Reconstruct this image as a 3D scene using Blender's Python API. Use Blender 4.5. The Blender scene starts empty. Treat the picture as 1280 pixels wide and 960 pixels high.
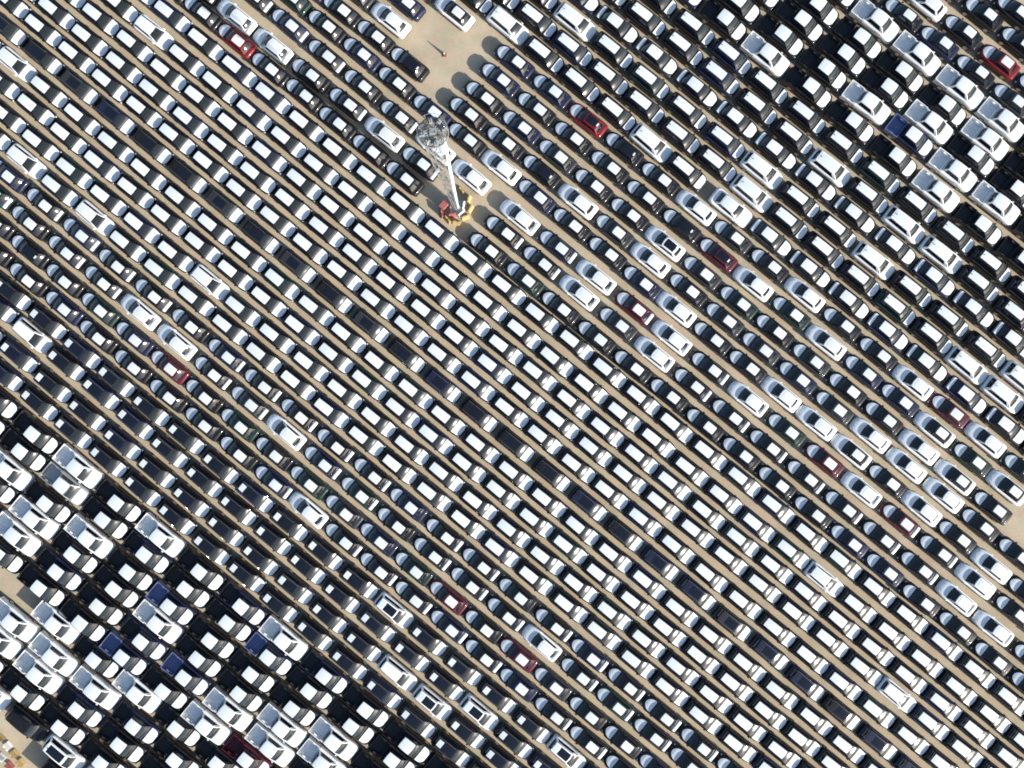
import bpy, math, random
from mathutils import Vector, Matrix

random.seed(11)
scene = bpy.context.scene
COL = scene.collection

# ------------------------------------------------------------------ camera, sky, sun, exposure
H = 85.0                                   # camera height over the yard
F = 1003.0                                 # focal length in photograph pixels (1280 wide)
cam_data = bpy.data.cameras.new("camera")
cam = bpy.data.objects.new("camera", cam_data)
COL.objects.link(cam)
cam.location = (0, 0, H)
cam.rotation_euler = (0, 0, 0)
cam_data.sensor_width = 36.0
cam_data.lens = 36.0 * F / 1280.0
cam_data.clip_end = 6000
scene.camera = cam

ROW_ANGLE = math.atan(0.814)
SUN_EL = math.radians(21.5)
sun_xy = (math.cos(ROW_ANGLE), -math.sin(ROW_ANGLE))
world = bpy.data.worlds.new("World")
scene.world = world
world.use_nodes = True
wn = world.node_tree
bg = wn.nodes["Background"]
sky = wn.nodes.new("ShaderNodeTexSky")
sky.sky_type = 'NISHITA'
sky.sun_disc = False
sky.sun_elevation = SUN_EL
sky.sun_rotation = math.atan2(sun_xy[0], sun_xy[1])
sky.air_density = 1.0
sky.dust_density = 1.0
wn.links.new(sky.outputs[0], bg.inputs[0])
bg.inputs[1].default_value = 0.12
sun_data = bpy.data.lights.new("sun", 'SUN')
sun_data.energy = 5.0
sun_data.angle = math.radians(0.5)
sun_data.color = (1.0, 0.95, 0.88)
sun = bpy.data.objects.new("sun", sun_data)
COL.objects.link(sun)
sun_dir = Vector((sun_xy[0] * math.cos(SUN_EL), sun_xy[1] * math.cos(SUN_EL), math.sin(SUN_EL)))
sun.rotation_euler = sun_dir.to_track_quat('Z', 'Y').to_euler()
sun.location = sun_dir * 200
scene.view_settings.view_transform = 'Standard'
scene.view_settings.look = 'None'
scene.view_settings.exposure = 0.97
scene.view_settings.gamma = 1.0
scene.cycles.filter_width = 1.8


def world_at(px, py, z=0.0):
    """photograph pixel -> point on the horizontal plane at height z"""
    k = (H - z) / F
    return Vector(((px - 640) * k, (480 - py) * k, z))


# ------------------------------------------------------------------ materials
def mat_base(name):
    m = bpy.data.materials.new(name)
    m.use_nodes = True
    return m, m.node_tree, m.node_tree.nodes["Principled BSDF"]


def paint(name, rgb, rough=0.35, coat=0.35, metallic=0.0, spec=0.16):
    m, nt, b = mat_base(name)
    b.inputs["Metallic"].default_value = metallic
    b.inputs["Specular IOR Level"].default_value = spec
    b.inputs["Coat Weight"].default_value = coat
    b.inputs["Coat Roughness"].default_value = 0.08
    # thin road dust over the paint
    n = nt.nodes.new("ShaderNodeTexNoise")
    n.inputs["Scale"].default_value = 3.0
    n.inputs["Detail"].default_value = 6.0
    tc = nt.nodes.new("ShaderNodeTexCoord")
    oi = nt.nodes.new("ShaderNodeObjectInfo")
    addv = nt.nodes.new("ShaderNodeVectorMath")
    addv.operation = 'ADD'
    mulr = nt.nodes.new("ShaderNodeVectorMath")
    mulr.operation = 'SCALE'
    nt.links.new(oi.outputs["Location"], mulr.inputs[0])
    mulr.inputs["Scale"].default_value = 0.73
    nt.links.new(tc.outputs["Object"], addv.inputs[0])
    nt.links.new(mulr.outputs[0], addv.inputs[1])
    nt.links.new(addv.outputs[0], n.inputs["Vector"])
    cr = nt.nodes.new("ShaderNodeMapRange")
    cr.inputs["From Min"].default_value = 0.35
    cr.inputs["From Max"].default_value = 0.75
    cr.inputs["To Min"].default_value = 0.0
    cr.inputs["To Max"].default_value = 0.045
    nt.links.new(n.outputs["Fac"], cr.inputs["Value"])
    mix = nt.nodes.new("ShaderNodeMix")
    mix.data_type = 'RGBA'
    mix.inputs["A"].default_value = (*rgb, 1)
    mix.inputs["B"].default_value = (0.20, 0.17, 0.13, 1)
    nt.links.new(cr.outputs["Result"], mix.inputs["Factor"])
    nt.links.new(mix.outputs["Result"], b.inputs["Base Color"])
    mr = nt.nodes.new("ShaderNodeMapRange")
    mr.inputs["To Min"].default_value = rough
    mr.inputs["To Max"].default_value = rough + 0.25
    nt.links.new(n.outputs["Fac"], mr.inputs["Value"])
    nt.links.new(mr.outputs["Result"], b.inputs["Roughness"])
    return m


def simple(name, rgb, rough=0.6, metallic=0.0, noise=0.25, scale=4.0):
    m, nt, b = mat_base(name)
    b.inputs["Metallic"].default_value = metallic
    b.inputs["Roughness"].default_value = rough
    n = nt.nodes.new("ShaderNodeTexNoise")
    n.inputs["Scale"].default_value = scale
    n.inputs["Detail"].default_value = 5.0
    tc = nt.nodes.new("ShaderNodeTexCoord")
    nt.links.new(tc.outputs["Object"], n.inputs["Vector"])
    mr = nt.nodes.new("ShaderNodeMapRange")
    mr.inputs["To Min"].default_value = 1.0 - noise
    mr.inputs["To Max"].default_value = 1.0 + noise
    nt.links.new(n.outputs["Fac"], mr.inputs["Value"])
    mx = nt.nodes.new("ShaderNodeVectorMath")
    mx.operation = 'SCALE'
    mx.inputs[0].default_value = rgb
    nt.links.new(mr.outputs["Result"], mx.inputs["Scale"])
    nt.links.new(mx.outputs[0], b.inputs["Base Color"])
    return m


def film_mat():
    """white transport film: a touch of random tint per car, faint wrinkles"""
    m, nt, b = mat_base("white_film")
    b.inputs["Roughness"].default_value = 0.42
    oi = nt.nodes.new("ShaderNodeObjectInfo")
    mix = nt.nodes.new("ShaderNodeMix")
    mix.data_type = 'RGBA'
    mix.inputs["A"].default_value = (0.67, 0.69, 0.68, 1)
    mix.inputs["B"].default_value = (0.56, 0.60, 0.62, 1)
    nt.links.new(oi.outputs["Random"], mix.inputs["Factor"])
    nt.links.new(mix.outputs["Result"], b.inputs["Base Color"])
    tc = nt.nodes.new("ShaderNodeTexCoord")
    n = nt.nodes.new("ShaderNodeTexNoise")
    n.inputs["Scale"].default_value = 5.0
    n.inputs["Detail"].default_value = 3.0
    nt.links.new(tc.outputs["Object"], n.inputs["Vector"])
    bp = nt.nodes.new("ShaderNodeBump")
    bp.inputs["Strength"].default_value = 0.25
    bp.inputs["Distance"].default_value = 0.02
    nt.links.new(n.outputs["Fac"], bp.inputs["Height"])
    nt.links.new(bp.outputs["Normal"], b.inputs["Normal"])
    return m


def glass_mat(name, rgb, rough):
    m, nt, b = mat_base(name)
    b.inputs["Base Color"].default_value = (*rgb, 1)
    b.inputs["Roughness"].default_value = rough
    b.inputs["IOR"].default_value = 1.52
    b.inputs["Specular IOR Level"].default_value = 0.5
    return m


M = {
    'black': paint("black_paint", (0.006, 0.006, 0.008)),
    'navy': paint("navy_paint", (0.008, 0.012, 0.035)),
    'charcoal': paint("charcoal_paint", (0.03, 0.032, 0.035), metallic=0.3),
    'green': paint("dark_green_paint", (0.008, 0.022, 0.018)),
    'white': paint("white_paint", (0.74, 0.74, 0.72), rough=0.4, spec=0.4),
    'silver': paint("silver_paint", (0.42, 0.42, 0.41), metallic=0.5),
    'red': paint("red_paint", (0.14, 0.007, 0.011)),
    'maroon': paint("maroon_paint", (0.07, 0.008, 0.016)),
    'blue': paint("blue_paint", (0.11, 0.14, 0.27)),
    'film': film_mat(),
    'screen': glass_mat("windscreen_glass", (0.014, 0.017, 0.018), 0.20),
    'glass': glass_mat("tinted_glass", (0.006, 0.008, 0.014), 0.07),
    'plastic': simple("black_plastic", (0.012, 0.012, 0.013), 0.55),
    'liner': simple("bed_liner", (0.015, 0.015, 0.017), 0.75),
    'rubber': simple("tyre_rubber", (0.02, 0.02, 0.02), 0.85),
    'rim': simple("alloy_rim", (0.35, 0.35, 0.36), 0.35, 0.8),
    'rail': simple("roof_rail_grey", (0.10, 0.10, 0.105), 0.7),
    'lamp': glass_mat("headlamp_lens", (0.5, 0.52, 0.55), 0.1),
    'tail': glass_mat("tail_lamp_lens", (0.05, 0.006, 0.006), 0.2),
    'steel': simple("galvanised_steel", (0.22, 0.225, 0.22), 0.65, 0.1, 0.35, 2.0),
    'mastwhite': simple("white_mast_paint", (0.78, 0.78, 0.75), 0.5, 0.0, 0.08),
    'concrete': simple("concrete", (0.42, 0.39, 0.34), 0.9),
    'redplastic': simple("red_barrier_plastic", (0.30, 0.10, 0.085), 0.55),
    'whiteplastic': simple("white_barrier_plastic", (0.72, 0.70, 0.66), 0.55),
    'yellowplastic': simple("yellow_barrier_plastic", (0.42, 0.30, 0.12), 0.55),
    'rustred': simple("faded_red_plastic", (0.20, 0.075, 0.05), 0.7),
}


def sand_mat():
    m, nt, b = mat_base("sandy_ground")
    b.inputs["Roughness"].default_value = 0.95
    b.inputs["Specular IOR Level"].default_value = 0.1
    tc = nt.nodes.new("ShaderNodeTexCoord")

    def noise(scale, detail, rough=0.55):
        n = nt.nodes.new("ShaderNodeTexNoise")
        n.inputs["Scale"].default_value = scale
        n.inputs["Detail"].default_value = detail
        n.inputs["Roughness"].default_value = rough
        nt.links.new(tc.outputs["Object"], n.inputs["Vector"])
        return n
    n1 = noise(0.35, 6)
    n2 = noise(5.0, 5)
    n3 = noise(0.9, 3)
    r1 = nt.nodes.new("ShaderNodeValToRGB")
    r1.color_ramp.elements[0].position = 0.32
    r1.color_ramp.elements[0].color = (0.355, 0.295, 0.22, 1)
    r1.color_ramp.elements[1].position = 0.68
    r1.color_ramp.elements[1].color = (0.455, 0.38, 0.288, 1)
    nt.links.new(n1.outputs["Fac"], r1.inputs["Fac"])
    r3 = nt.nodes.new("ShaderNodeValToRGB")
    r3.color_ramp.elements[0].position = 0.35
    r3.color_ramp.elements[0].color = (1.06, 0.97, 0.93, 1)
    r3.color_ramp.elements[1].position = 0.65
    r3.color_ramp.elements[1].color = (0.95, 1.02, 0.94, 1)
    nt.links.new(n3.outputs["Fac"], r3.inputs["Fac"])
    mx = nt.nodes.new("ShaderNodeMix")
    mx.data_type = 'RGBA'
    mx.blend_type = 'MULTIPLY'
    mx.inputs["Factor"].default_value = 1.0
    nt.links.new(r1.outputs["Color"], mx.inputs["A"])
    nt.links.new(r3.outputs["Color"], mx.inputs["B"])
    mr = nt.nodes.new("ShaderNodeMapRange")
    mr.inputs["To Min"].default_value = 0.86
    mr.inputs["To Max"].default_value = 1.12
    nt.links.new(n2.outputs["Fac"], mr.inputs["Value"])
    sc = nt.nodes.new("ShaderNodeVectorMath")
    sc.operation = 'SCALE'
    nt.links.new(mx.outputs["Result"], sc.inputs[0])
    nt.links.new(mr.outputs["Result"], sc.inputs["Scale"])
    nt.links.new(sc.outputs[0], b.inputs["Base Color"])
    bp = nt.nodes.new("ShaderNodeBump")
    bp.inputs["Strength"].default_value = 0.3
    bp.inputs["Distance"].default_value = 0.03
    nt.links.new(n2.outputs["Fac"], bp.inputs["Height"])
    nt.links.new(bp.outputs["Normal"], b.inputs["Normal"])
    return m


M['sand'] = sand_mat()


# ------------------------------------------------------------------ mesh helpers
class MB:
    def __init__(self):
        self.v, self.f, self.m, self.s = [], [], [], []

    def grid(self, rows, mat=0, smooth=True, closed=False):
        """rows: equal-length lists of points"""
        base = len(self.v)
        n = len(rows[0])
        for r in rows:
            self.v.extend([tuple(p) for p in r])
        for i in range(len(rows) - 1):
            for j in range(n - 1 if not closed else n):
                a = base + i * n + j
                b = base + i * n + (j + 1) % n
                self.face((a, b, b + n, a + n), mat, smooth)
        return base

    def face(self, idx, mat=0, smooth=False):
        self.f.append(tuple(idx))
        self.m.append(mat)
        self.s.append(smooth)

    def box(self, c, d, mat=0, taper=1.0, rz=0.0):
        base = len(self.v)
        cx, cy, cz = c
        hx, hy, hz = d[0] / 2, d[1] / 2, d[2] / 2
        cr, sr = math.cos(rz), math.sin(rz)
        for sz, k in ((-1, 1.0), (1, taper)):
            for sx, sy in ((-1, -1), (1, -1), (1, 1), (-1, 1)):
                x, y = sx * hx * k, sy * hy * k
                self.v.append((cx + x * cr - y * sr, cy + x * sr + y * cr, cz + sz * hz))
        for q in ((0, 3, 2, 1), (4, 5, 6, 7), (0, 1, 5, 4), (1, 2, 6, 5), (2, 3, 7, 6), (3, 0, 4, 7)):
            self.face([base + i for i in q], mat)

    def tube(self, p0, p1, r0, r1=None, n=8, mat=0, caps=True):
        r1 = r0 if r1 is None else r1
        p0, p1 = Vector(p0), Vector(p1)
        q = (p1 - p0).to_track_quat('Z', 'Y')
        base = len(self.v)
        for p, r in ((p0, r0), (p1, r1)):
            for i in range(n):
                a = 2 * math.pi * i / n
                self.v.append(tuple(p + q @ Vector((r * math.cos(a), r * math.sin(a), 0))))
        for i in range(n):
            j = (i + 1) % n
            self.face((base + i, base + j, base + n + j, base + n + i), mat, True)
        if caps:
            self.face([base + i for i in range(n)][::-1], mat)
            self.face([base + n + i for i in range(n)], mat)

    def mesh(self, name, mats):
        me = bpy.data.meshes.new(name)
        me.from_pydata(self.v, [], self.f)
        for k in mats:
            me.materials.append(M[k])
        me.polygons.foreach_set("material_index", self.m)
        me.polygons.foreach_set("use_smooth", self.s)
        me.update()
        return me


def lerp(a, b, t):
    return a + (b - a) * t


def pl(table, x):
    """piecewise linear lookup; table sorted by increasing x"""
    if x <= table[0][0]:
        return table[0][1]
    for (x0, y0), (x1, y1) in zip(table, table[1:]):
        if x <= x1:
            return lerp(y0, y1, (x - x0) / (x1 - x0))
    return table[-1][1]


# ------------------------------------------------------------------ car shapes
# Every car is measured from its tail (d = 0) to its nose (d = L); local +X is forward.
SPEC = {
    # compact tall hatchback, long roof
    'hatchback': dict(L=4.36, W=1.84, roof_z=1.46, belt=0.97, hood_z=0.99, nose_z=0.76, tail_z=0.95,
                      wb=3.26, wt=2.38, rt=0.34, rb=0.12, wr=0.55, wbelt=0.76, bow=0.12,
                      film=dict(a=0.85, c0=0.04, c1=0.97), hood=(3.28, 4.30), hfilm=(3.20, 4.27, 0.92, 0.22),
                      anchor=1.37, wheels=(0.80, 3.46)),
    # sedan with a short tail
    'sedan': dict(L=4.62, W=1.80, roof_z=1.50, belt=0.93, hood_z=0.94, nose_z=0.66, tail_z=0.98,
                  wb=3.36, wt=2.50, rt=0.86, rb=0.42, wr=0.57, wbelt=0.74, bow=0.20,
                  film=dict(a=0.76, c0=0.14, c1=0.87), hood=(3.40, 4.52), hfilm=(3.38, 4.34, 0.81, 1.0),
                  anchor=1.67, wheels=(0.88, 3.66), trunk=(0.06, 0.40)),
    # long saloon with a clear boot lid
    'saloon': dict(L=4.95, W=1.91, roof_z=1.47, belt=0.96, hood_z=0.96, nose_z=0.68, tail_z=1.02,
                   wb=3.62, wt=2.86, rt=1.16, rb=0.58, wr=0.60, wbelt=0.80, bow=0.13,
                   film=dict(a=0.88, c0=0.05, c1=0.93), hood=(3.70, 4.84), hfilm=(3.76, 4.80, 0.86, 0.6),
                   anchor=2.0, wheels=(0.98, 3.95), trunk=(0.10, 0.50)),
    # large sport utility
    'suv': dict(L=4.72, W=1.94, roof_z=1.70, belt=1.08, hood_z=1.08, nose_z=0.80, tail_z=1.05,
                wb=3.72, wt=2.98, rt=0.50, rb=0.16, wr=0.62, wbelt=0.84, bow=0.12,
                film=dict(a=0.74, c0=0.06, c1=0.93), hood=(3.80, 4.64), hfilm=(3.84, 4.56, 0.90, 0.4),
                anchor=1.72, wheels=(0.88, 3.78), antenna=True),
    # crossover with black glass roof and rails
    'crossover': dict(L=4.42, W=1.82, roof_z=1.55, belt=1.02, hood_z=1.04, nose_z=0.80, tail_z=1.0,
                      wb=3.38, wt=2.58, rt=0.40, rb=0.14, wr=0.62, wbelt=0.82, bow=0.13,
                      film=dict(a=0.62, c0=0.70, c1=0.97), hood=(3.42, 4.36), hfilm=(3.36, 4.32, 0.94, 0.22),
                      anchor=1.80, wheels=(0.84, 3.52), sunroof=(0.06, 0.66), rails=True),
    # double-cab pickup
    'pickup': dict(L=5.40, W=2.06, roof_z=1.80, belt=1.12, hood_z=1.12, nose_z=0.86, tail_z=1.12,
                   wb=4.22, wt=3.52, rt=1.98, rb=1.72, wr=0.68, wbelt=0.86, bow=0.12,
                   film=dict(a=0.93, c0=0.05, c1=0.97), hood=(4.28, 5.28), hfilm=(4.30, 5.22, 0.92, 0.55),
                   anchor=2.75, wheels=(1.12, 4.35), bed=(0.06, 1.62)),
}


def build_kind(kind):
    """meshes of one kind of car; 'PAINT' stands for the car's own colour"""
    S = SPEC[kind]
    L, W = S['L'], S['W']
    hw = W / 2
    X = lambda d: d - L / 2
    parts = []                                                     # (name, parent, builder, materials)
    # plan half width and deck height along d
    plan = [(0.0, hw * 0.80), (0.05, hw * 0.90), (0.20, hw * 0.965), (0.60, hw), (L - 1.10, hw),
            (L - 0.55, hw * 0.955), (L - 0.25, hw * 0.86), (L - 0.10, hw * 0.74), (L, hw * 0.56)]
    if kind == 'pickup':
        plan = [(0.0, hw * 0.97), (0.2, hw), (L - 0.8, hw), (L - 0.35, hw * 0.96), (L - 0.12, hw * 0.86), (L, hw * 0.68)]
    if kind == 'sedan':
        plan = [(0.0, hw * 0.74), (0.05, hw * 0.86), (0.22, hw * 0.94), (0.75, hw), (L - 1.25, hw),
                (L - 0.70, hw * 0.94), (L - 0.35, hw * 0.82), (L - 0.13, hw * 0.64), (L, hw * 0.42)]
    deck = [(0.0, S['tail_z'] - 0.22), (0.05, S['tail_z'] - 0.10), (0.20, S['tail_z']), (S['rb'] + 0.25, S['belt']),
            (S['wb'] - 0.2, S['belt']), (S['wb'], S['hood_z']), (L - 0.55, lerp(S['hood_z'], S['nose_z'], 0.35)),
            (L - 0.25, lerp(S['hood_z'], S['nose_z'], 0.65)), (L - 0.10, S['nose_z'] + 0.02), (L, S['nose_z'] - 0.10)]
    if kind == 'pickup':
        deck[0] = (0.0, 1.10)
        deck[1] = (0.05, 1.12)
    deck = sorted(deck)
    ds = sorted(set([round(d, 3) for d, _ in plan] + [round(d, 3) for d, _ in deck]))
    ds = [d for i, d in enumerate(ds) if i == 0 or d - ds[i - 1] > 0.02 or d == ds[-1]]
    prof = [(0.0, 0.045), (0.40, 0.035), (0.80, 0.0), (0.93, -0.045)]

    def dz(d, f):
        return pl(deck, d) + pl(prof, min(abs(f), 0.93))

    bd = MB()
    if kind == 'pickup':
        bed0, bed1 = S['bed']
        front = [d for d in ds if d > bed1 + 0.06]
        use = [bed1 + 0.05] + front
    else:
        use = ds

    def section(d, end=0.0):
        w, zt = pl(plan, d), pl(deck, d)
        zb = 0.24 + 0.12 * max(0, 1 - min(d, L - d) / 0.35)
        half = [(0.0, zb), (0.86 * w, zb), (0.965 * w, zb + 0.10), (w, lerp(zb, zt, 0.45)), (0.99 * w, zt - 0.13)]
        half += [(f * w, zt + h) for f, h in reversed(prof)]
        right = [(X(d), -y, z) for y, z in half]
        left = [(X(d), y, z) for y, z in half[-2:0:-1]]
        return right + left
    secs = [section(d) for d in use]
    n = len(secs[0])
    b0 = bd.grid(secs, 0, True, closed=True)
    for sec, flip in ((secs[0], False), (secs[-1], True)):
        k = len(bd.v)
        bd.v.extend(sec)
        idx = [k + i for i in range(n)]
        bd.face(idx[::-1] if flip else idx, 0)
    # lower cladding, lamps, mirrors, plastic cowl
    for sy in (-1, 1):
        bd.box((X(L / 2), sy * (hw - 0.02), 0.30), (L * 0.50, 0.06, 0.16), 1)
        bd.box((X(S['wb'] - 0.32), sy * (hw + 0.015), S['belt'] + 0.03), (0.22, 0.10, 0.13), 0, 0.8)
        bd.box((X(L - 0.22), sy * pl(plan, L - 0.22) * 0.86, S['nose_z'] - 0.04), (0.24, 0.22, 0.12), 2, 0.8)
        if kind != 'pickup':
            bd.box((X(0.10), sy * pl(plan, 0.10) * 0.88, S['tail_z'] - 0.24), (0.14, 0.20, 0.12), 3, 0.85)
    bd.box((X(0.06), 0, 0.46), (0.14, W * 0.80, 0.20), 1)
    bd.box((X(L - 0.02), 0, 0.50), (0.10, W * 0.50, 0.20), 1)

    # greenhouse surfaces
    zr = S['roof_z']

    def belt_y(d):
        return min(S['wbelt'], pl(plan, d) * 0.93)

    def wbase(a):
        d = S['wb'] - S['bow'] * a * a
        return Vector((X(d), a * S['wbelt'], dz(S['wb'] - 0.1, 0.5) - 0.03))

    def wtop(a):
        d = S['wt'] - S['bow'] * 0.45 * a * a
        return Vector((X(d), a * S['wr'], zr - 0.055 - 0.045 * a * a))

    def rtop(a):
        d = S['rt'] + S['bow'] * 0.25 * a * a
        return Vector((X(d), a * S['wr'] * 0.95, zr - 0.06 - 0.045 * a * a))

    def rbase(a):
        d = S['rb'] + S['bow'] * 0.45 * a * a
        return Vector((X(d), a * S['wbelt'] * 0.94, pl(deck, max(S['rb'], 0.2)) - 0.02))

    def screen(a, b):
        p = wbase(a).lerp(wtop(a), b)
        p += Vector((0.03, 0, 0.06)) * math.sin(math.pi * b)
        return p

    def rear(a, b):
        p = rbase(a).lerp(rtop(a), b)
        p += Vector((-0.01, 0, 0.015)) * math.sin(math.pi * b)
        return p

    def roof(a, c):
        p = wtop(a).lerp(rtop(a), c)
        p.z += 0.06 * math.sin(math.pi * min(1, max(0, 0.06 + 0.88 * c))) ** 0.7
        p.y *= 1 + 0.03 * math.sin(math.pi * c)
        return p

    def side(sgn):
        def fn(c, b):
            lo = wbase(sgn).lerp(rbase(sgn), c)
            hi = roof(sgn, c)
            p = lo.lerp(hi, b)
            p.y += sgn * 0.05 * math.sin(math.pi * b * 0.9)
            return p
        return fn

    def sample(fn, u0, u1, v0, v1, nu, nv, off, out):
        rows = []
        e = 1e-3
        for i in range(nu + 1):
            u = lerp(u0, u1, i / nu)
            row = []
            for j in range(nv + 1):
                v = lerp(v0, v1, j / nv)
                p = fn(u, v)
                du = fn(u + e, v) - fn(u - e, v)
                dv = fn(u, v + e) - fn(u, v - e)
                nn = du.cross(dv).normalized()
                if nn.dot(out) < 0:
                    nn = -nn
                row.append(p + nn * off)
            rows.append(row)
        return rows

    def panel(mb, rows, out, depth, mat=0):
        """a sheet with thickness: the top grid and a skirt down to depth along -out"""
        if (Vector(rows[1][0]) - Vector(rows[0][0])).cross(Vector(rows[0][1]) - Vector(rows[0][0])).dot(out) > 0:
            rows = [r[::-1] for r in rows]
        mb.grid(rows, mat, True)
        ring = [Vector(p) for p in rows[0]] + [Vector(r[-1]) for r in rows[1:]] + [Vector(p) for p in rows[-1][-2::-1]] \
            + [Vector(r[0]) for r in rows[-2:0:-1]]
        base = len(mb.v)
        k = len(ring)
        mb.v.extend([tuple(p) for p in ring])
        mb.v.extend([tuple(p - out * depth) for p in ring])
        for i in range(k):
            j = (i + 1) % k
            mb.face((base + i, base + j, base + k + j, base + k + i)[::-1], mat, False)

    UP, FW = Vector((0, 0, 1)), Vector((0.6, 0, 0.8))
    BW = Vector((-0.8, 0, 0.6))
    bd.grid([[screen(a / 4, b / 3) for a in range(-4, 5)] for b in range(4)], 4)
    bd.grid([[roof(a / 4, c / 6) for a in range(4, -5, -1)] for c in range(7)][::-1], 4)
    bd.grid([[rear(a / 4, b / 3) for a in range(4, -5, -1)] for b in range(4)], 4)
    for sgn in (-1, 1):
        fn = side(sgn)
        g = [[fn(c / 6, b / 3) for c in range(7)] for b in range(4)]
        bd.grid(g if sgn > 0 else g[::-1], 4)
    # black cowl strip under the windscreen
    panel(bd, sample(screen, -0.93, 0.93, 0.0, 0.20, 6, 1, 0.012, FW), FW, 0.03, 1)
    if S.get('antenna'):
        p = roof(0, 0.88)
        bd.box((p.x, 0, p.z + 0.06), (0.20, 0.07, 0.12), 1, 0.4)
    parts.append(('body', None, bd, ['PAINT', 'plastic', 'lamp', 'tail', 'CABIN']))

    ws = MB()
    panel(ws, sample(screen, -0.90, 0.90, 0.20, 0.96, 8, 5, 0.012, FW), FW, 0.03)
    parts.append(('windscreen', None, ws, ['screen']))
    rw = MB()
    panel(rw, sample(rear, -0.84, 0.84, 0.12, 0.93, 8, 3, 0.012, BW), BW, 0.03)
    parts.append(('rear_window', None, rw, ['glass']))
    for sgn in (-1, 1):
        sw = MB()
        out = Vector((0, sgn, 0.3)).normalized()
        panel(sw, sample(side(sgn), 0.10, 0.93, 0.22, 0.90, 8, 3, 0.010, out), out, 0.03)
        parts.append(('side_window', None, sw, ['glass']))

    def deckpatch(mb, d0, d1, halfw, off, depth, nd=6, nf=6):
        rows = []
        for i in range(nd + 1):
            d = lerp(d0, d1, i / nd)
            w = halfw(d)
            pw = pl(plan, d)
            rows.append([Vector((X(d), lerp(-w, w, j / nf), dz(d, lerp(-w, w, j / nf) / pw) + off)) for j in range(nf + 1)])
        panel(mb, rows, UP, depth)

    h0, h1 = S['hood']
    hd = MB()
    deckpatch(hd, h0, h1, lambda d: pl(plan, d) * 0.84, 0.014, 0.03, 8, 8)
    parts.append(('hood', None, hd, ['PAINT']))
    f0, f1, fw, rnd = S['hfilm']
    hf = MB()

    def hfw(d):
        t = (d - f0) / (f1 - f0)
        r = math.sqrt(max(0.0, 1 - (max(0, t - (1 - rnd)) / max(rnd, 0.01)) ** 2 * 0.97))
        return min(pl(plan, d) * fw * 0.92, hw * fw * 0.92 * lerp(1, r, 1.0) + 0.02) if rnd > 0.9 else \
            pl(plan, d) * fw * 0.9 * lerp(1.0, r, 0.55)
    deckpatch(hf, f0 + 0.03, f1, hfw, 0.024, 0.025, 10, 8)
    parts.append(('hood_film', 'hood', hf, ['film']))

    rf = MB()
    panel(rf, sample(roof, -0.94, 0.94, 0.03, 0.97, 8, 8, 0.008, UP), UP, 0.025)
    parts.append(('roof', None, rf, ['PAINT']))
    fl = S['film']
    ff = MB()
    panel(ff, sample(roof, -fl['a'], fl['a'], fl['c0'], fl['c1'], 8, 8, 0.018, UP), UP, 0.022)
    parts.append(('roof_film', 'roof', ff, ['film']))
    if S.get('sunroof'):
        sr = MB()
        panel(sr, sample(roof, -0.72, 0.72, S['sunroof'][0], S['sunroof'][1], 6, 6, 0.016, UP), UP, 0.022)
        parts.append(('glass_roof', 'roof', sr, ['glass']))
    else:
        sr = MB()
        panel(sr, sample(roof, -0.78, 0.78, 0.10, 0.87, 6, 6, 0.013, UP), UP, 0.022)
        parts.append(('glass_roof', 'roof', sr, ['glass']))
    # a narrow strip of film across the back of a bare roof
    st = MB()
    panel(st, sample(roof, -0.30, 0.30, 0.89, 0.985, 4, 2, 0.018, UP), UP, 0.022)
    parts.append(('roof_strip', 'roof', st, ['film']))
    if S.get('rails'):
        for sgn in (-1, 1):
            rl = MB()
            pts = [roof(sgn * 0.97, c / 6) + Vector((0, 0, 0.05)) for c in range(7)]
            for p, q in zip(pts, pts[1:]):
                rl.tube(p, q, 0.02, n=6, caps=False)
            parts.append(('roof_rail', None, rl, ['rail']))
    if S.get('trunk'):
        tf = MB()
        deckpatch(tf, S['trunk'][0], S['trunk'][1], lambda d: pl(plan, d) * 0.76, 0.02, 0.03, 4, 6)
        parts.append(('trunk_film', None, tf, ['film']))
    if S.get('bed'):
        bm = MB()
        b0_, b1_ = S['bed']
        w, t, fl_z, rz = hw * 0.99, 0.07, 0.66, 1.10
        outer = [(b0_, -w), (b1_, -w), (b1_, w), (b0_, w)]
        inner = [(b0_ + t, -w + t), (b1_ - t, -w + t), (b1_ - t, w - t), (b0_ + t, w - t)]
        base = len(bm.v)
        for (d, y) in outer:
            bm.v.append((X(d), y, 0.42))
        for (d, y) in outer:
            bm.v.append((X(d), y, rz))
        for (d, y) in inner:
            bm.v.append((X(d), y, rz))
        for (d, y) in inner:
            bm.v.append((X(d), y, fl_z))
        for i in range(4):
            j = (i + 1) % 4
            bm.face((base + i, base + j, base + 4 + j, base + 4 + i), 0)
            bm.face((base + 4 + i, base + 4 + j, base + 8 + j, base + 8 + i), 0)
            bm.face((base + 8 + i, base + 8 + j, base + 12 + j, base + 12 + i), 1)
        bm.face((base + 12, base + 13, base + 14, base + 15), 1)
        bm.face((base + 3, base + 2, base + 1, base), 2)
        for k in range(7):                                         # ribs of the bed floor
            y = lerp(-w + 0.2, w - 0.2, k / 6)
            bm.box((X((b0_ + b1_) / 2), y, fl_z + 0.012), (b1_ - b0_ - 2 * t - 0.02, 0.08, 0.024), 1)
        for sy in (-1, 1):                                         # wheel boxes and tail lamps
            bm.box((X(S['wheels'][0]), sy * (w - t - 0.09), fl_z + 0.13), (0.75, 0.18, 0.26), 1)
            bm.box((X(b0_ - 0.005), sy * (w - 0.09), 0.92), (0.03, 0.14, 0.30), 3)
        bm.box((X(b0_ - 0.03), 0, 0.52), (0.14, W * 0.86, 0.18), 2)
        parts.append(('bed', None, bm, ['PAINT', 'BED', 'plastic', 'tail']))
    return parts


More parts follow.
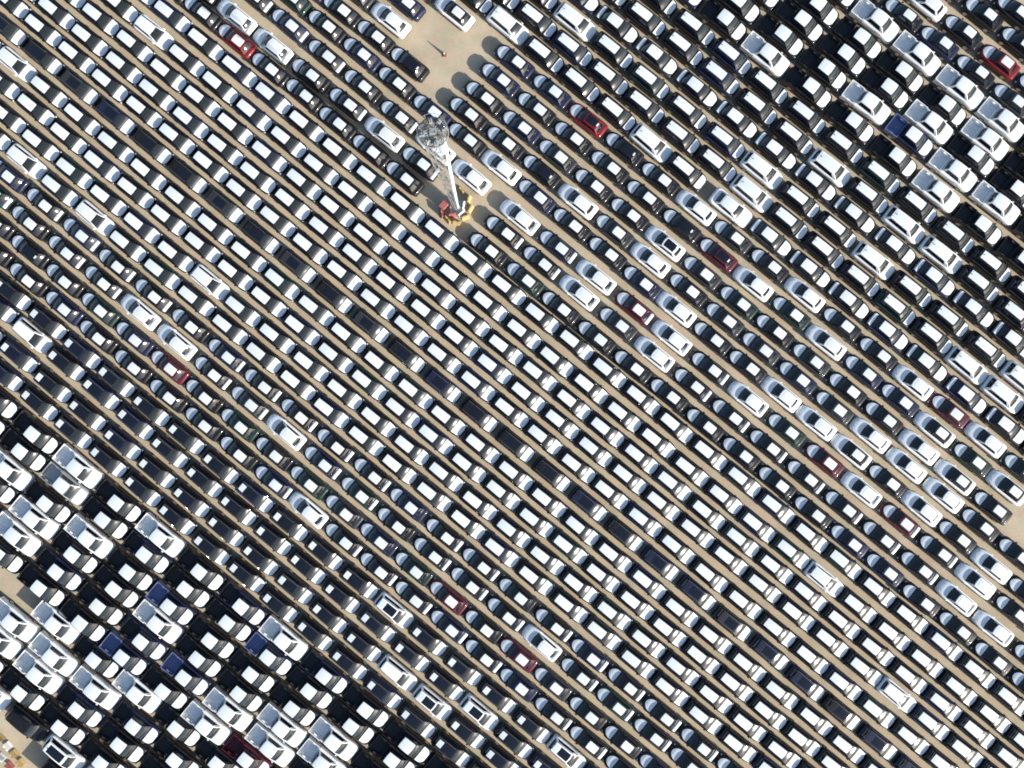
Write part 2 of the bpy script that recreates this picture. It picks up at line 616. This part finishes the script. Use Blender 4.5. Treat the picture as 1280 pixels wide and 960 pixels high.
def wheel_mesh():
    mb = MB()
    n, r, w = 20, 0.335, 0.22
    for y0, r0, y1, r1, mt in ((-w / 2, r * 0.93, -w / 2 + 0.03, r, 0), (-w / 2 + 0.03, r, w / 2 - 0.03, r, 0),
                               (w / 2 - 0.03, r, w / 2, r * 0.93, 0), (w / 2, r * 0.93, w / 2 - 0.01, r * 0.70, 0),
                               (w / 2 - 0.01, r * 0.70, w / 2 - 0.03, r * 0.12, 1)):
        rows = [[(q * math.cos(2 * math.pi * i / n), y, q * math.sin(2 * math.pi * i / n)) for i in range(n)]
                for y, q in ((y0, r0), (y1, r1))]
        mb.grid(rows, mt, True, closed=True)
    k = len(mb.v)
    mb.v.extend([(r * 0.93 * math.cos(2 * math.pi * i / n), -w / 2, r * 0.93 * math.sin(2 * math.pi * i / n)) for i in range(n)])
    mb.face([k + i for i in range(n)], 0)
    k = len(mb.v)
    mb.v.extend([(r * 0.12 * math.cos(2 * math.pi * i / n), w / 2 - 0.03, r * 0.12 * math.sin(2 * math.pi * i / n)) for i in range(n)])
    mb.face([k + i for i in range(n)][::-1], 1)
    return mb.mesh("wheel", ['rubber', 'rim'])


WHEEL = wheel_mesh()
KINDS = {k: build_kind(k) for k in SPEC}
CACHE = {}


def part_mesh(kind, i, colour):
    name, parent, mb, mats = KINDS[kind][i]
    key = (kind, i, colour if ('PAINT' in mats or 'BED' in mats) else None)
    if key not in CACHE:
        base = {'twotone': 'white', 'blue': 'blue' if name == 'bed' else 'navy'}.get(colour, colour)
        cabin = 'black' if colour == 'twotone' else base
        if name == 'roof':
            base = cabin
        bedm = base if base in ('white', 'silver', 'blue', 'red', 'maroon') else 'liner'
        CACHE[key] = mb.mesh(name, [{'PAINT': base, 'CABIN': cabin, 'BED': bedm}.get(k, k) for k in mats])
    return CACHE[key]


def add_part(name, mesh, parent):
    o = bpy.data.objects.new(name, mesh)
    COL.objects.link(o)
    o.parent = parent
    return o


def place_car(kind, colour, px, py, heading, extras=()):
    """extras: which optional films this car wears"""
    S = SPEC[kind]
    zf = S['roof_z'] + 0.01
    p = world_at(px, py, zf)
    off = S['anchor'] - S['L'] / 2
    heading += math.radians(random.gauss(0, 0.35))
    x = p.x - off * math.cos(heading)
    y = p.y - off * math.sin(heading)
    root = bpy.data.objects.new(kind + ('' if kind in ('sedan', 'saloon', 'hatchback', 'crossover', 'suv') else '_truck'), None)
    root.empty_display_size = 0.5
    COL.objects.link(root)
    root.location = (x, y, 0)
    root.rotation_euler = (0, 0, heading)
    by = {}
    for i, (name, parent, mb, mats) in enumerate(KINDS[kind]):
        if name in ('roof_film', 'hood_film', 'trunk_film', 'roof_strip', 'glass_roof') and name not in extras:
            continue
        o = add_part(name, part_mesh(kind, i, colour), by.get(parent, root) if parent else root)
        by.setdefault(name, o)
    hw = S['W'] / 2
    for d in S['wheels']:
        for sy in (-1, 1):
            w = add_part('wheel', WHEEL, root)
            w.location = (d - S['L'] / 2, sy * (hw - 0.095), 0.335)
            w.rotation_euler = (0, 0, 0 if sy > 0 else math.pi)
    return root


# ------------------------------------------------------------------ ground
gm = MB()
gm.grid([[(-2000 + 4000 * i / 8, -2000 + 4000 * j / 8, 0) for i in range(9)] for j in range(9)], 0, False)
ground = bpy.data.objects.new("ground", gm.mesh("ground", ['sand']))
COL.objects.link(ground)
ground["kind"] = "structure"

# ------------------------------------------------------------------ the rows of cars
# kind, heading (+1 nose to lower right, -1 nose to upper left), first and last roof centre in the photograph,
# steps between them, run on past the left / right end
ROWS = [
    ('pickup', 1, 1100, 21, 1260, 147.5, 3, 1, 1, 'ne'), ('pickup', 1, 1077.5, 45, 1239, 171, 3, 1, 1, 'ne'),
    ('pickup', 1, 1005, 22.5, 1275, 235, 5, 1, 1, 'ne'), ('pickup', 1, 979, 41, 1252.5, 252.5, 5, 1, 1, 'ne'),
    ('pickup', 1, 907.5, 21, 1230, 279, 6, 1, 1, 'ne'),
    ('sedan', -1, 1279, 15, 1324, 52, 1, 1, 1, 'corner'), ('sedan', -1, 1239, 17.5, 1284.5, 54.5, 1, 1, 1, 'corner'),
    ('sedan', -1, 1167.5, 3, 1260, 77, 2, 1, 1, 'corner'), ('sedan', -1, 1137.5, 17.5, 1274, 126, 3, 1, 1, 'corner'),
    ('suv', 1, 864, 25, 1239, 325, 8, 1, 1, 'ne'), ('suv', 1, 802.5, 14, 1270, 387.5, 10, 1, 1, 'ne'),
    ('saloon', 1, 769, 25, 1267.5, 422.5, 10, 1, 1, 'ne'), ('suv', 1, 714, 17.5, 1232.5, 432.5, 11, 1, 1, 'ne'),
    ('suv', 1, 665, 16, 1255, 489, 13, 1, 1, 'ne'), ('suv', 1, 630, 22.5, 855, 207.5, 5, 1, 0, 'ne'),
    ('saloon', 1, 912.5, 254, 1257.5, 530, 7, 0, 1, 'ne'),
    ('sedan', -1, 527, -22, 572.5, 15, 1, 1, 0, 'up'), ('sedan', -1, 649, 77.5, 1242.5, 555, 13, 0, 1, 'up'),
    ('sedan', -1, 465, -34.5, 510, 2.5, 1, 1, 0, 'up'), ('sedan', -1, 630, 100, 1270, 615, 14, 0, 0, 'up'),
    ('sedan', -1, 447, -12, 492.5, 25, 1, 1, 0, 'up'), ('sedan', -1, 610, 122.5, 1250, 637.5, 14, 0, 0, 'up'),
    ('sedan', -1, 430, 12.5, 515, 80, 2, 1, 0, 'up'), ('sedan', -1, 590, 142.5, 1235, 661, 14, 0, 1, 'up'),
    ('sedan', -1, 411, 32.5, 1250, 712.5, 19, 1, 1, 'up'),
    ('sedan', -1, 365, 32.5, 594, 222.5, 5, 1, 0, 'up'), ('sedan', -1, 655, 272.5, 1230, 732.5, 12, 0, 1, 'up'),
    ('sedan', -1, 297.5, 20, 530, 205, 5, 1, 0, 'up'), ('sedan', -1, 635, 292.5, 1205, 754, 12, 0, 1, 'up'),
    ('sedan', -1, 255, 16, 509, 224, 6, 1, 0, 'up'), ('sedan', -1, 615, 314, 1251, 829, 14, 0, 1, 'up'),
    ('hatchback', 1, 204.5, 11, 1261, 871, 25, 1, 1, 'mid'), ('hatchback', 1, 181, 31, 1237.5, 892.5, 25, 1, 1, 'mid'),
    ('hatchback', 1, 115, 14, 1217.5, 912.5, 26, 1, 1, 'mid'), ('hatchback', 1, 59, 6, 1202.5, 936, 27, 1, 1, 'mid'),
    ('hatchback', 1, 43, 28, 1176, 955, 27, 1, 1, 'mid'), ('crossover', 1, 46, 66, 961, 817, 20, 1, 1, 'dark'),
    ('hatchback', 1, 50, 106, 1054, 931, 24, 1, 1, 'mid'), ('hatchback', 1, 32.5, 129, 997.5, 922, 23, 1, 1, 'mid'),
    ('hatchback', 1, 40, 172.5, 972, 937.5, 22, 1, 1, 'mid'), ('hatchback', 1, 21, 194, 917.5, 929, 21, 1, 1, 'mid'),
    ('sedan', -1, 10, 220, 880, 937.5, 19, 1, 1, 'low'), ('sedan', -1, 37.5, 279, 821, 925, 17, 1, 1, 'low'),
    ('sedan', -1, 81, 352.5, 784, 934, 16, 1, 1, 'low'), ('sedan', -1, 35, 351, 741, 935, 16, 1, 1, 'low'),
    ('crossover', 1, 51, 400, 705, 944, 15, 1, 1, 'sw'), ('crossover', 1, 75, 452.5, 595, 891, 12, 1, 1, 'sw'),
    ('crossover', 1, 15, 442.5, 579, 915, 13, 1, 1, 'sw'), ('crossover', 1, 41, 501, 560, 937.5, 12, 1, 1, 'sw'),
    ('pickup', 1, 40, 542.5, 509, 932.5, 9, 1, 1, 'sw'), ('pickup', 1, 24, 565, 490, 951, 9, 1, 1, 'sw'),
    ('pickup', 1, 4, 587.5, 416, 930, 8, 1, 1, 'sw'), ('pickup', 1, 37.5, 650, 350, 912.5, 6, 1, 1, 'sw'),
    ('pickup', 1, 15, 670, 335, 937.5, 6, 1, 1, 'sw'), ('pickup', 1, 47.5, 736, 306, 952, 5, 1, 1, 'sw'),
    ('pickup', 1, 65, 782.5, 270, 956, 4, 0, 1, 'sw'), ('pickup', 1, 10, 779, 217.5, 952, 4, 1, 1, 'sw'),
    ('pickup', 1, 42.5, 845, 147.5, 932.5, 2, 1, 1, 'sw'), ('pickup', 1, 22.5, 867.5, 125, 955, 2, 1, 1, 'sw'),
    ('suv', 1, 22, 903, 69, 942.5, 1, 1, 1, 'odd'), ('pickup', 1, 72, 984, 124, 1027, 1, 0, 0, 'sw'),
]

# single cars that stand out, by where their roof is seen
SPECIAL = {
    'white': [(297, 20), (345, 54), (484, 167), (545, 184), (594, 222), (655, 272), (747, 347), (842, 424), (935, 496),
              (1079, 610), (1230, 732), (630, 207), (846, 389), (979, 495), (1025, 534), (1162, 641), (1250, 712), (727, 256),
              (812, 326), (1090, 545), (1136, 585), (1184, 622), (492, 25), (1156, 561), (939, 352), (1032, 425), (870, 259),
              (1007, 367), (1146, 479), (1242, 555), (572, 15), (730, 369), (824, 445), (1205, 754), (1255, 792), (172, 390),
              (357, 539), (386, 636), (681, 807), (1167, 5), (825, 297), (217, 426),
              (630, 22), (811, 171), (945, 205), (1090, 317), (1031, 192), (1127, 272), (1175, 310), (1195, 452), (912, 254),
              (90, 584), (197, 670), (352, 797), (4, 587), (105, 666), (416, 930), (37, 650), (192, 775), (350, 912), (406, 957),
              (15, 670), (277, 890), (335, 937), (260, 910), (65, 782), (166, 872), (10, 779), (62, 820), (112, 867), (42, 845),
              (-10, 803), (957, 67), (1087, 127), (1175, 235), (1196, 211), (1252, 252), (1166, 150), (1239, 171), (1100, 21),
              (1150, 62), (1204, 104), (1260, 147), (27, 416), (490, 840), (69, 942),
              (105, 262), (250, 341), (181, 30), (21, 194), (10, 74)],
    'red': [(299, 52), (734, 150), (1260, 77)],
    'maroon': [(306, 952), (211, 460), (895, 315), (795, 385), (1030, 575), (1126, 652), (1192, 517), (561, 747), (649, 820)],
    'blue': [(155, 822), (209, 756), (226, 845), (334, 820), (1142, 167)],
    'silver': [(74, 607)],
}
BARE_ROOF = [(515, 80), (777, 187), (852, 283), (895, 315), (825, 297), (34, 315), (734, 150), (680, 217)]

ORD = ['first', 'second', 'third', 'fourth', 'fifth', 'sixth', 'seventh', 'eighth', 'ninth', 'tenth', 'eleventh', 'twelfth']


def row_words(kind, c, block):
    """which row: counted from something one can find"""
    def pick(lines):
        return ORD[min(range(len(lines)), key=lambda i: abs(lines[i] - c))]
    if block == 'mid':
        if c < 29:
            return pick([-7, -43, -80, -116, -155]) + ' row from the dark row, mast side'
        return pick([66, 102, 140, 177]) + ' row from the dark row, crossover side'
    if block == 'up':
        return pick([-187, -225, -263, -300, -337, -374, -412, -451]) + ' mast-side sedan row from the hatchbacks'
    if block == 'low':
        return pick([323, 287, 249, 212]) + ' sedan row from the crossovers'
    if block == 'corner':
        return pick([-908, -947, -991, -1026]) + ' sedan row from the all-white pickup row'
    if kind == 'pickup' and block == 'ne':
        return pick([-718, -756, -796, -832, -874]) + ' pickup row from the suvs'
    if kind == 'pickup':
        return pick([510, 546, 585, 620, 658, 697, 730, 771, 811, 849, 925]) + ' pickup row from the crossovers'
    if kind == 'crossover':
        return pick([468, 431, 392, 359]) + ' crossover row from the pickups' if block != 'dark' else 'the dark row'
    if kind == 'suv' and block == 'ne':
        return pick([-678, -639, -564, -525, -490]) + ' suv row from the pickups'
    if kind == 'saloon':
        return 'between suv rows' if c < -550 else 'between suvs and sedans'
    return 'beside the yellow barriers'


CARS = []
for (kind, sgn, x0, y0, x1, y1, n, le, re_, block) in ROWS:
    dx, dy = (x1 - x0) / n, (y1 - y0) / n
    lo = 0
    hi = n
    if dx < 0:
        le, re_ = re_, le
    if (le if dx > 0 else re_):
        while -70 < x0 + dx * (lo - 1) < 1350 and -60 < y0 + dy * (lo - 1) < 1020:
            lo -= 1
    if (re_ if dx > 0 else le):
        while -70 < x0 + dx * (hi + 1) < 1350 and -60 < y0 + dy * (hi + 1) < 1020:
            hi += 1
    slope = math.atan2(-abs(dy), abs(dx))
    for i in range(lo, hi + 1):
        px, py = x0 + dx * i, y0 + dy * i
        CARS.append([kind, None, px + random.gauss(0, 0.35), py + random.gauss(0, 0.45), slope + (0 if sgn > 0 else math.pi), block,
                     row_words(kind, y0 - 0.814 * x0, block)])


def nearest(px, py):
    return min(CARS, key=lambda c: (c[2] - px) ** 2 + (c[3] - py) ** 2)


for colour, pts in SPECIAL.items():
    for p in pts:
        nearest(*p)[1] = colour
bare = [id(nearest(*p)) for p in BARE_ROOF]
TWO_TONE = [(572, 15), (1070, 567), (1172, 539), (1202, 600), (1270, 615)]
twotone = [id(nearest(*p)) for p in TWO_TONE]
for p in TWO_TONE:
    nearest(*p)[1] = 'white'

for c in CARS:
    kind, colour, px, py, heading, block, row = c
    if colour is None:
        t = random.random()
        if kind == 'hatchback':
            colour = 'black' if t < 0.74 else 'navy' if t < 0.83 else 'charcoal' if t < 0.89 else 'white' if t < 0.905 else 'green' if t < 0.95 else 'black'
        elif kind == 'crossover':
            colour = 'black' if t < 0.45 else 'navy' if t < 0.68 else 'charcoal' if t < 0.86 or block == 'dark' else 'white'
        elif kind == 'suv':
            colour = 'black' if t < 0.68 else 'navy' if t < 0.80 else 'green' if t < 0.88 else 'charcoal' if t < 0.92 else 'white'
        elif kind == 'pickup':
            colour = 'black' if t < 0.9 else 'navy'
        else:
            colour = 'black' if t < 0.70 else 'navy' if t < 0.86 else 'green' if t < 0.93 else 'charcoal'
    ex = ['hood_film']
    row_c = py - 0.817 * px
    if kind == 'crossover':
        if block == 'dark':
            ex += ['glass_roof']
        elif (abs(px - 27) < 12 and abs(py - 416) < 12) or (abs(px - 490) < 14 and abs(py - 840) < 14):
            pass
        else:
            ex += ['roof_film', 'glass_roof']
    elif block == 'odd':
        ex = [] if px < 45 else ['glass_roof']
        colour = 'black' if -10 < px < 45 else 'white'
    elif id(c) in bare:
        ex += ['glass_roof', 'roof_strip']
    else:
        ex += ['roof_film']
    if kind == 'saloon':
        ex += ['trunk_film']
    if kind == 'sedan':
        tf = (195 < row_c < 265) or (305 < row_c < 340 and px > 330) or (-275 < row_c < -205)
        if tf and random.random() < 0.9:
            ex += ['trunk_film']
    two = id(c) in twotone
    root = place_car(kind, 'twotone' if two else colour, px, py, heading, ex)
    c.append(root)
    # ---- words
    cw = {'black': 'black', 'navy': 'navy', 'charcoal': 'charcoal', 'green': 'dark-green', 'white': 'white',
          'silver': 'silver', 'red': 'red', 'maroon': 'dark-red', 'blue': 'blue'}[colour]
    if kind == 'hatchback':
        lab = f"{cw} hatchback with white-filmed roof and bonnet, {row}"
    elif kind == 'crossover':
        if block == 'dark':
            lab = f"{cw} crossover with bare dark roof and white-filmed bonnet in the single dark row"
        elif 'roof_film' in ex:
            lab = f"{cw} crossover, black glass roof, small white roof patch, {row}"
        else:
            lab = f"white crossover with plain white roof, {row}"
    elif kind == 'pickup':
        bedw = 'black bed' if colour in ('black', 'navy') else f'{cw} bed'
        cw = 'navy' if colour == 'blue' else cw
        lab = f"{cw} pickup, white cab top, {bedw}, {row}"
    elif kind == 'suv':
        if block == 'odd':
            lab = "white suv with square black sunroof beside the yellow barriers" if px > 45 else \
                "black suv without film just behind the suv with square black sunroof" if px > 0 else \
                "white suv without film behind the unfilmed black suv"
        else:
            lab = f"{cw} suv, white roof film, dark roof fin, {row}"
    elif kind == 'saloon':
        lab = f"{cw} long saloon, white film on boot, roof and bonnet, {row}"
    else:
        if id(c) in bare:
            lab = f"{cw} sedan, bare dark roof with white strip, {row}"
        elif two:
            lab = f"white sedan with black roof and small white film, {row}"
        elif 'trunk_film' in ex:
            lab = f"{cw} sedan, filmed roof, bonnet and boot, {row}"
        else:
            lab = f"{cw} sedan, filmed roof and bonnet, {row}"
    root["label"] = lab
    root["category"] = kind
    root["row"] = row
    root["paint"] = cw
    root["group"] = f"{cw} {kind}s, {row}"

# a dark car next to a differently coloured one in its row is told by that neighbour
STRIKING = ('white', 'red', 'dark-red', 'silver')
for k, c in enumerate(CARS):
    me, kind = c[7], c[0]
    if me["paint"] in STRIKING or c[5] == 'odd':
        continue
    facing = math.cos(c[4]) > 0
    for step, word in ((1, 'right behind' if facing else 'right ahead of'), (-1, 'right ahead of' if facing else 'right behind')):
        j = k + step
        if 0 <= j < len(CARS):
            o = CARS[j]
            if o[0] == kind and o[6] == c[6] and abs(o[2] - c[2]) < 65 and abs(o[3] - c[3]) < 55 and o[7]["paint"] in STRIKING:
                me["label"] = f"{me['paint']} {kind} {word} a {o[7]['paint']} one, {c[6]}"
                break
for c in CARS:
    del c[7]["row"], c[7]["paint"]

# cars that stand at the edge of open sand get words of their own
EDGE = [((649, 77.5), "black sedan nosing into the sandy clearing, next to the suv row"),
        ((630, 100), "sedan nosing into the sandy clearing, second from the suv row"),
        ((610, 122.5), "sedan nosing into the sandy clearing, third from the suv row"),
        ((590, 142.5), "sedan nosing into the sandy clearing, closest to the mast head"),
        ((515, 80), "dark sedan with bare roof and white strip, its tail at the sandy clearing"),
        ((492, 25), "white sedan with its tail at the sandy clearing"),
        ((572, 15), "white sedan with its tail at the sandy clearing, beside the suv row"),
        ((545, 184), "white sedan partly hidden under the head of the light mast"),
        ((594, 222), "white sedan with its tail at the barriers round the light mast"),
        ((655, 272), "white sedan nosing towards the barriers round the light mast"),
        ((635, 292), "sedan nosing towards the light mast barriers, second from the hatchback rows"),
        ((615, 314), "sedan nosing towards the light mast barriers, beside the hatchback rows"),
        ((530, 205), "sedan with its filmed boot beside the pole of the light mast"),
        ((509, 224), "sedan with its tail towards the red cabinet at the mast foot"),
        ((306, 952), "dark-red pickup with white-filmed cab among black and white pickups"),
        ((65, 782), "white pickup with its tailgate at a small patch of open sand"),
        ((74, 607), "silver pickup with white-filmed cab among black and white pickups")]
for p, lab in EDGE:
    nearest(*p)[7]["label"] = lab
    if "group" in nearest(*p)[7]:
        del nearest(*p)[7]["group"]


# ------------------------------------------------------------------ light mast
def empty(name, loc, rz=0.0):
    o = bpy.data.objects.new(name, None)
    COL.objects.link(o)
    o.location = loc
    o.rotation_euler = (0, 0, rz)
    return o


def build_mast(loc, label):
    root = empty("light_mast", loc)
    root["label"], root["category"] = label, "light mast"
    root["group"] = "light masts"
    top = 25.5
    mb = MB()
    mb.box((0, 0, 0.2), (1.5, 1.5, 0.4), 0, 0.94)
    add_part("footing", mb.mesh("footing", ['concrete']), root)
    mb = MB()
    px, py = 0.30, -0.16
    mb.tube((px * 0.3, py * 0.3, 0.4), (px * 2.6, py * 2.6, top - 0.5), 0.20, 0.13, 12)
    mb.tube((px * 0.3, py * 0.3, 0.4), (px * 0.3, py * 0.3, 0.55), 0.34, 0.34, 12)
    add_part("pole", mb.mesh("pole", ['mastwhite']), root)
    # open lattice that widens upwards
    mb = MB()
    nleg = 7
    lv = 13

    def pt(i, k):
        r = lerp(0.30, 1.02, (k / lv) ** 0.85)
        a = math.radians(62) + math.radians(236) * i / (nleg - 1)
        return Vector((r * math.cos(a), r * math.sin(a), lerp(0.4, top - 0.1, k / lv)))
    for i in range(nleg):
        for k in range(lv):
            mb.tube(pt(i, k), pt(i, k + 1), 0.032, n=5, caps=False)
            if i < nleg - 1:
                mb.tube(pt(i, k + 1), pt(i + 1, k + 1), 0.022, n=4, caps=False)
                if (i + k) % 2:
                    mb.tube(pt(i, k), pt(i + 1, k + 1), 0.022, n=4, caps=False)
                else:
                    mb.tube(pt(i + 1, k), pt(i, k + 1), 0.022, n=4, caps=False)
    add_part("lattice", mb.mesh("lattice", ['steel']), root)
    # round head: rings, grating bars, floodlights
    hd = MB()
    for r, rad, z in ((1.13, 0.05, top), (0.72, 0.035, top), (0.36, 0.035, top), (1.13, 0.018, top + 0.9)):
        n = 28
        ring = [Vector((r * math.cos(2 * math.pi * i / n), r * math.sin(2 * math.pi * i / n), z)) for i in range(n)]
        for i in range(n):
            hd.tube(ring[i], ring[(i + 1) % n], rad, n=5, caps=False)
    for i in range(16):
        a = 2 * math.pi * i / 16
        hd.tube((0.1 * math.cos(a), 0.1 * math.sin(a), top), (1.13 * math.cos(a), 1.13 * math.sin(a), top), 0.03, n=4)
    for k in range(-10, 11):
        y = k * 0.105
        w = math.sqrt(max(0, 1.1 ** 2 - y * y))
        hd.box((0, y, top - 0.03), (2 * w, 0.055, 0.03), 0)
    for i in range(9):
        a = 2 * math.pi * i / 9
        hd.tube((1.13 * math.cos(a), 1.13 * math.sin(a), top), (1.13 * math.cos(a), 1.13 * math.sin(a), top + 0.9), 0.02, n=4)
    head = add_part("head_platform", hd.mesh("head_platform", ['steel']), root)
    lm = MB()
    lm.box((0, 0, 0), (0.42, 0.34, 0.20), 0, 0.75)
    lm.box((0, 0, -0.115), (0.36, 0.28, 0.03), 1)
    lm.box((0, 0, 0.16), (0.10, 0.05, 0.14), 0)
    me = lm.mesh("floodlight", ['steel', 'lamp'])
    for i in range(8):
        a = 2 * math.pi * (i + 0.3) / 8
        f = add_part("floodlight", me, head)
        f.location = (0.86 * math.cos(a), 0.86 * math.sin(a), top + 0.16)
        f.rotation_euler = (0.35, 0, a)
    bx = MB()
    bx.box((0, 0, top + 0.28), (0.5, 0.4, 0.5), 0, 0.9)
    add_part("winch_box", bx.mesh("winch_box", ['steel']), head)
    return root


base1 = world_at(571, 260)
build_mast(base1, "tall light mast with white pole, grey lattice and round head over the sedans")
base2 = world_at(-6, 962)


def barrier_mesh(mat):
    mb = MB()
    prof = [(-0.24, 0.0), (-0.24, 0.10), (-0.13, 0.28), (-0.08, 0.78), (0.08, 0.78), (0.13, 0.28), (0.24, 0.10), (0.24, 0.0)]
    rows = []
    for x in (-0.40, 0.40):
        rows.append([(x, y, z) for y, z in prof])
    mb.grid(rows, 0, False)
    n = len(prof)
    b = len(mb.v)
    mb.v.extend(rows[0] + rows[1])
    mb.face([b + i for i in range(n)], 0)
    mb.face([b + n + i for i in range(n)][::-1], 0)
    for x in (-0.22, 0.22):
        mb.box((x, 0, 0.80), (0.18, 0.10, 0.08), 0, 0.9)
    return mb.mesh("barrier_block", [mat])


BM = {k: barrier_mesh(k) for k in ('redplastic', 'whiteplastic', 'yellowplastic')}
BW_ = {'redplastic': 'red', 'whiteplastic': 'white', 'yellowplastic': 'yellow'}


def barrier(px, py, mat, rz, where):
    p = world_at(px, py)
    o = bpy.data.objects.new("road_barrier", BM[mat])
    COL.objects.link(o)
    o.location = p
    o.rotation_euler = (0, 0, rz)
    o["label"] = f"{BW_[mat]} plastic road barrier {where}"
    o["category"] = "barrier"
    o["group"] = f"{BW_[mat]} barriers {where}"


W1 = "standing round the foot of the light mast"
for (px, py, m, a) in ((586, 250, 'yellowplastic', 75), (577, 239, 'yellowplastic', 130), (588, 262, 'yellowplastic', 60),
                       (582, 272, 'yellowplastic', 20), (571, 279, 'yellowplastic', -10), (560, 275, 'yellowplastic', -50),
                       (553, 268, 'redplastic', -75), (577, 268, 'whiteplastic', 40), (566, 269, 'redplastic', 10),
                       (580, 258, 'whiteplastic', 80)):
    barrier(px, py, m, math.radians(a), W1)
W2 = "beside the suv with square black sunroof"
for (px, py, m, a) in ((2, 921, 'yellowplastic', -40), (12, 931, 'whiteplastic', -50), (20, 941, 'yellowplastic', -50),
                       (28, 952, 'yellowplastic', -55), (4, 945, 'whiteplastic', -40), (14, 956, 'redplastic', -50)):
    barrier(px, py, m, math.radians(a), W2)

cab = empty("control_cabinet", world_at(556, 258), -ROW_ANGLE)
cab["label"], cab["category"] = "low red control cabinet at the foot of the light mast", "cabinet"
mb = MB()
mb.box((0, 0, 0.06), (0.62, 1.0, 0.12), 1)
mb.box((0, 0, 0.57), (0.56, 0.94, 0.90), 0)
mb.box((0, 0, 1.045), (0.66, 1.04, 0.05), 0, 0.93)
add_part("housing", mb.mesh("housing", ['redplastic', 'concrete']), cab)
for sy in (-1, 1):
    d = MB()
    d.box((0.292, sy * 0.235, 0.57), (0.02, 0.44, 0.80), 0)
    d.box((0.312, sy * 0.06, 0.60), (0.03, 0.03, 0.14), 1)
    add_part("door", d.mesh("door", ['redplastic', 'plastic']), cab)

cone = empty("traffic_cone", world_at(555.5, 68.5))
cone["label"], cone["category"] = "small faded red traffic cone standing alone in the sandy clearing", "traffic cone"
mb = MB()
mb.box((0, 0, 0.025), (0.46, 0.46, 0.05), 0, 0.92)
add_part("base", mb.mesh("base", ['rustred']), cone)
mb = MB()
mb.tube((0, 0, 0.05), (0, 0, 0.92), 0.17, 0.035, 16)
cc = add_part("cone_body", mb.mesh("cone_body", ['rustred']), cone)
mb = MB()
mb.tube((0, 0, 0.46), (0, 0, 0.62), 0.109, 0.084, 16, caps=False)
add_part("band", mb.mesh("band", ['whiteplastic']), cc)
print("cars", len(CARS), "objects", len(bpy.data.objects))
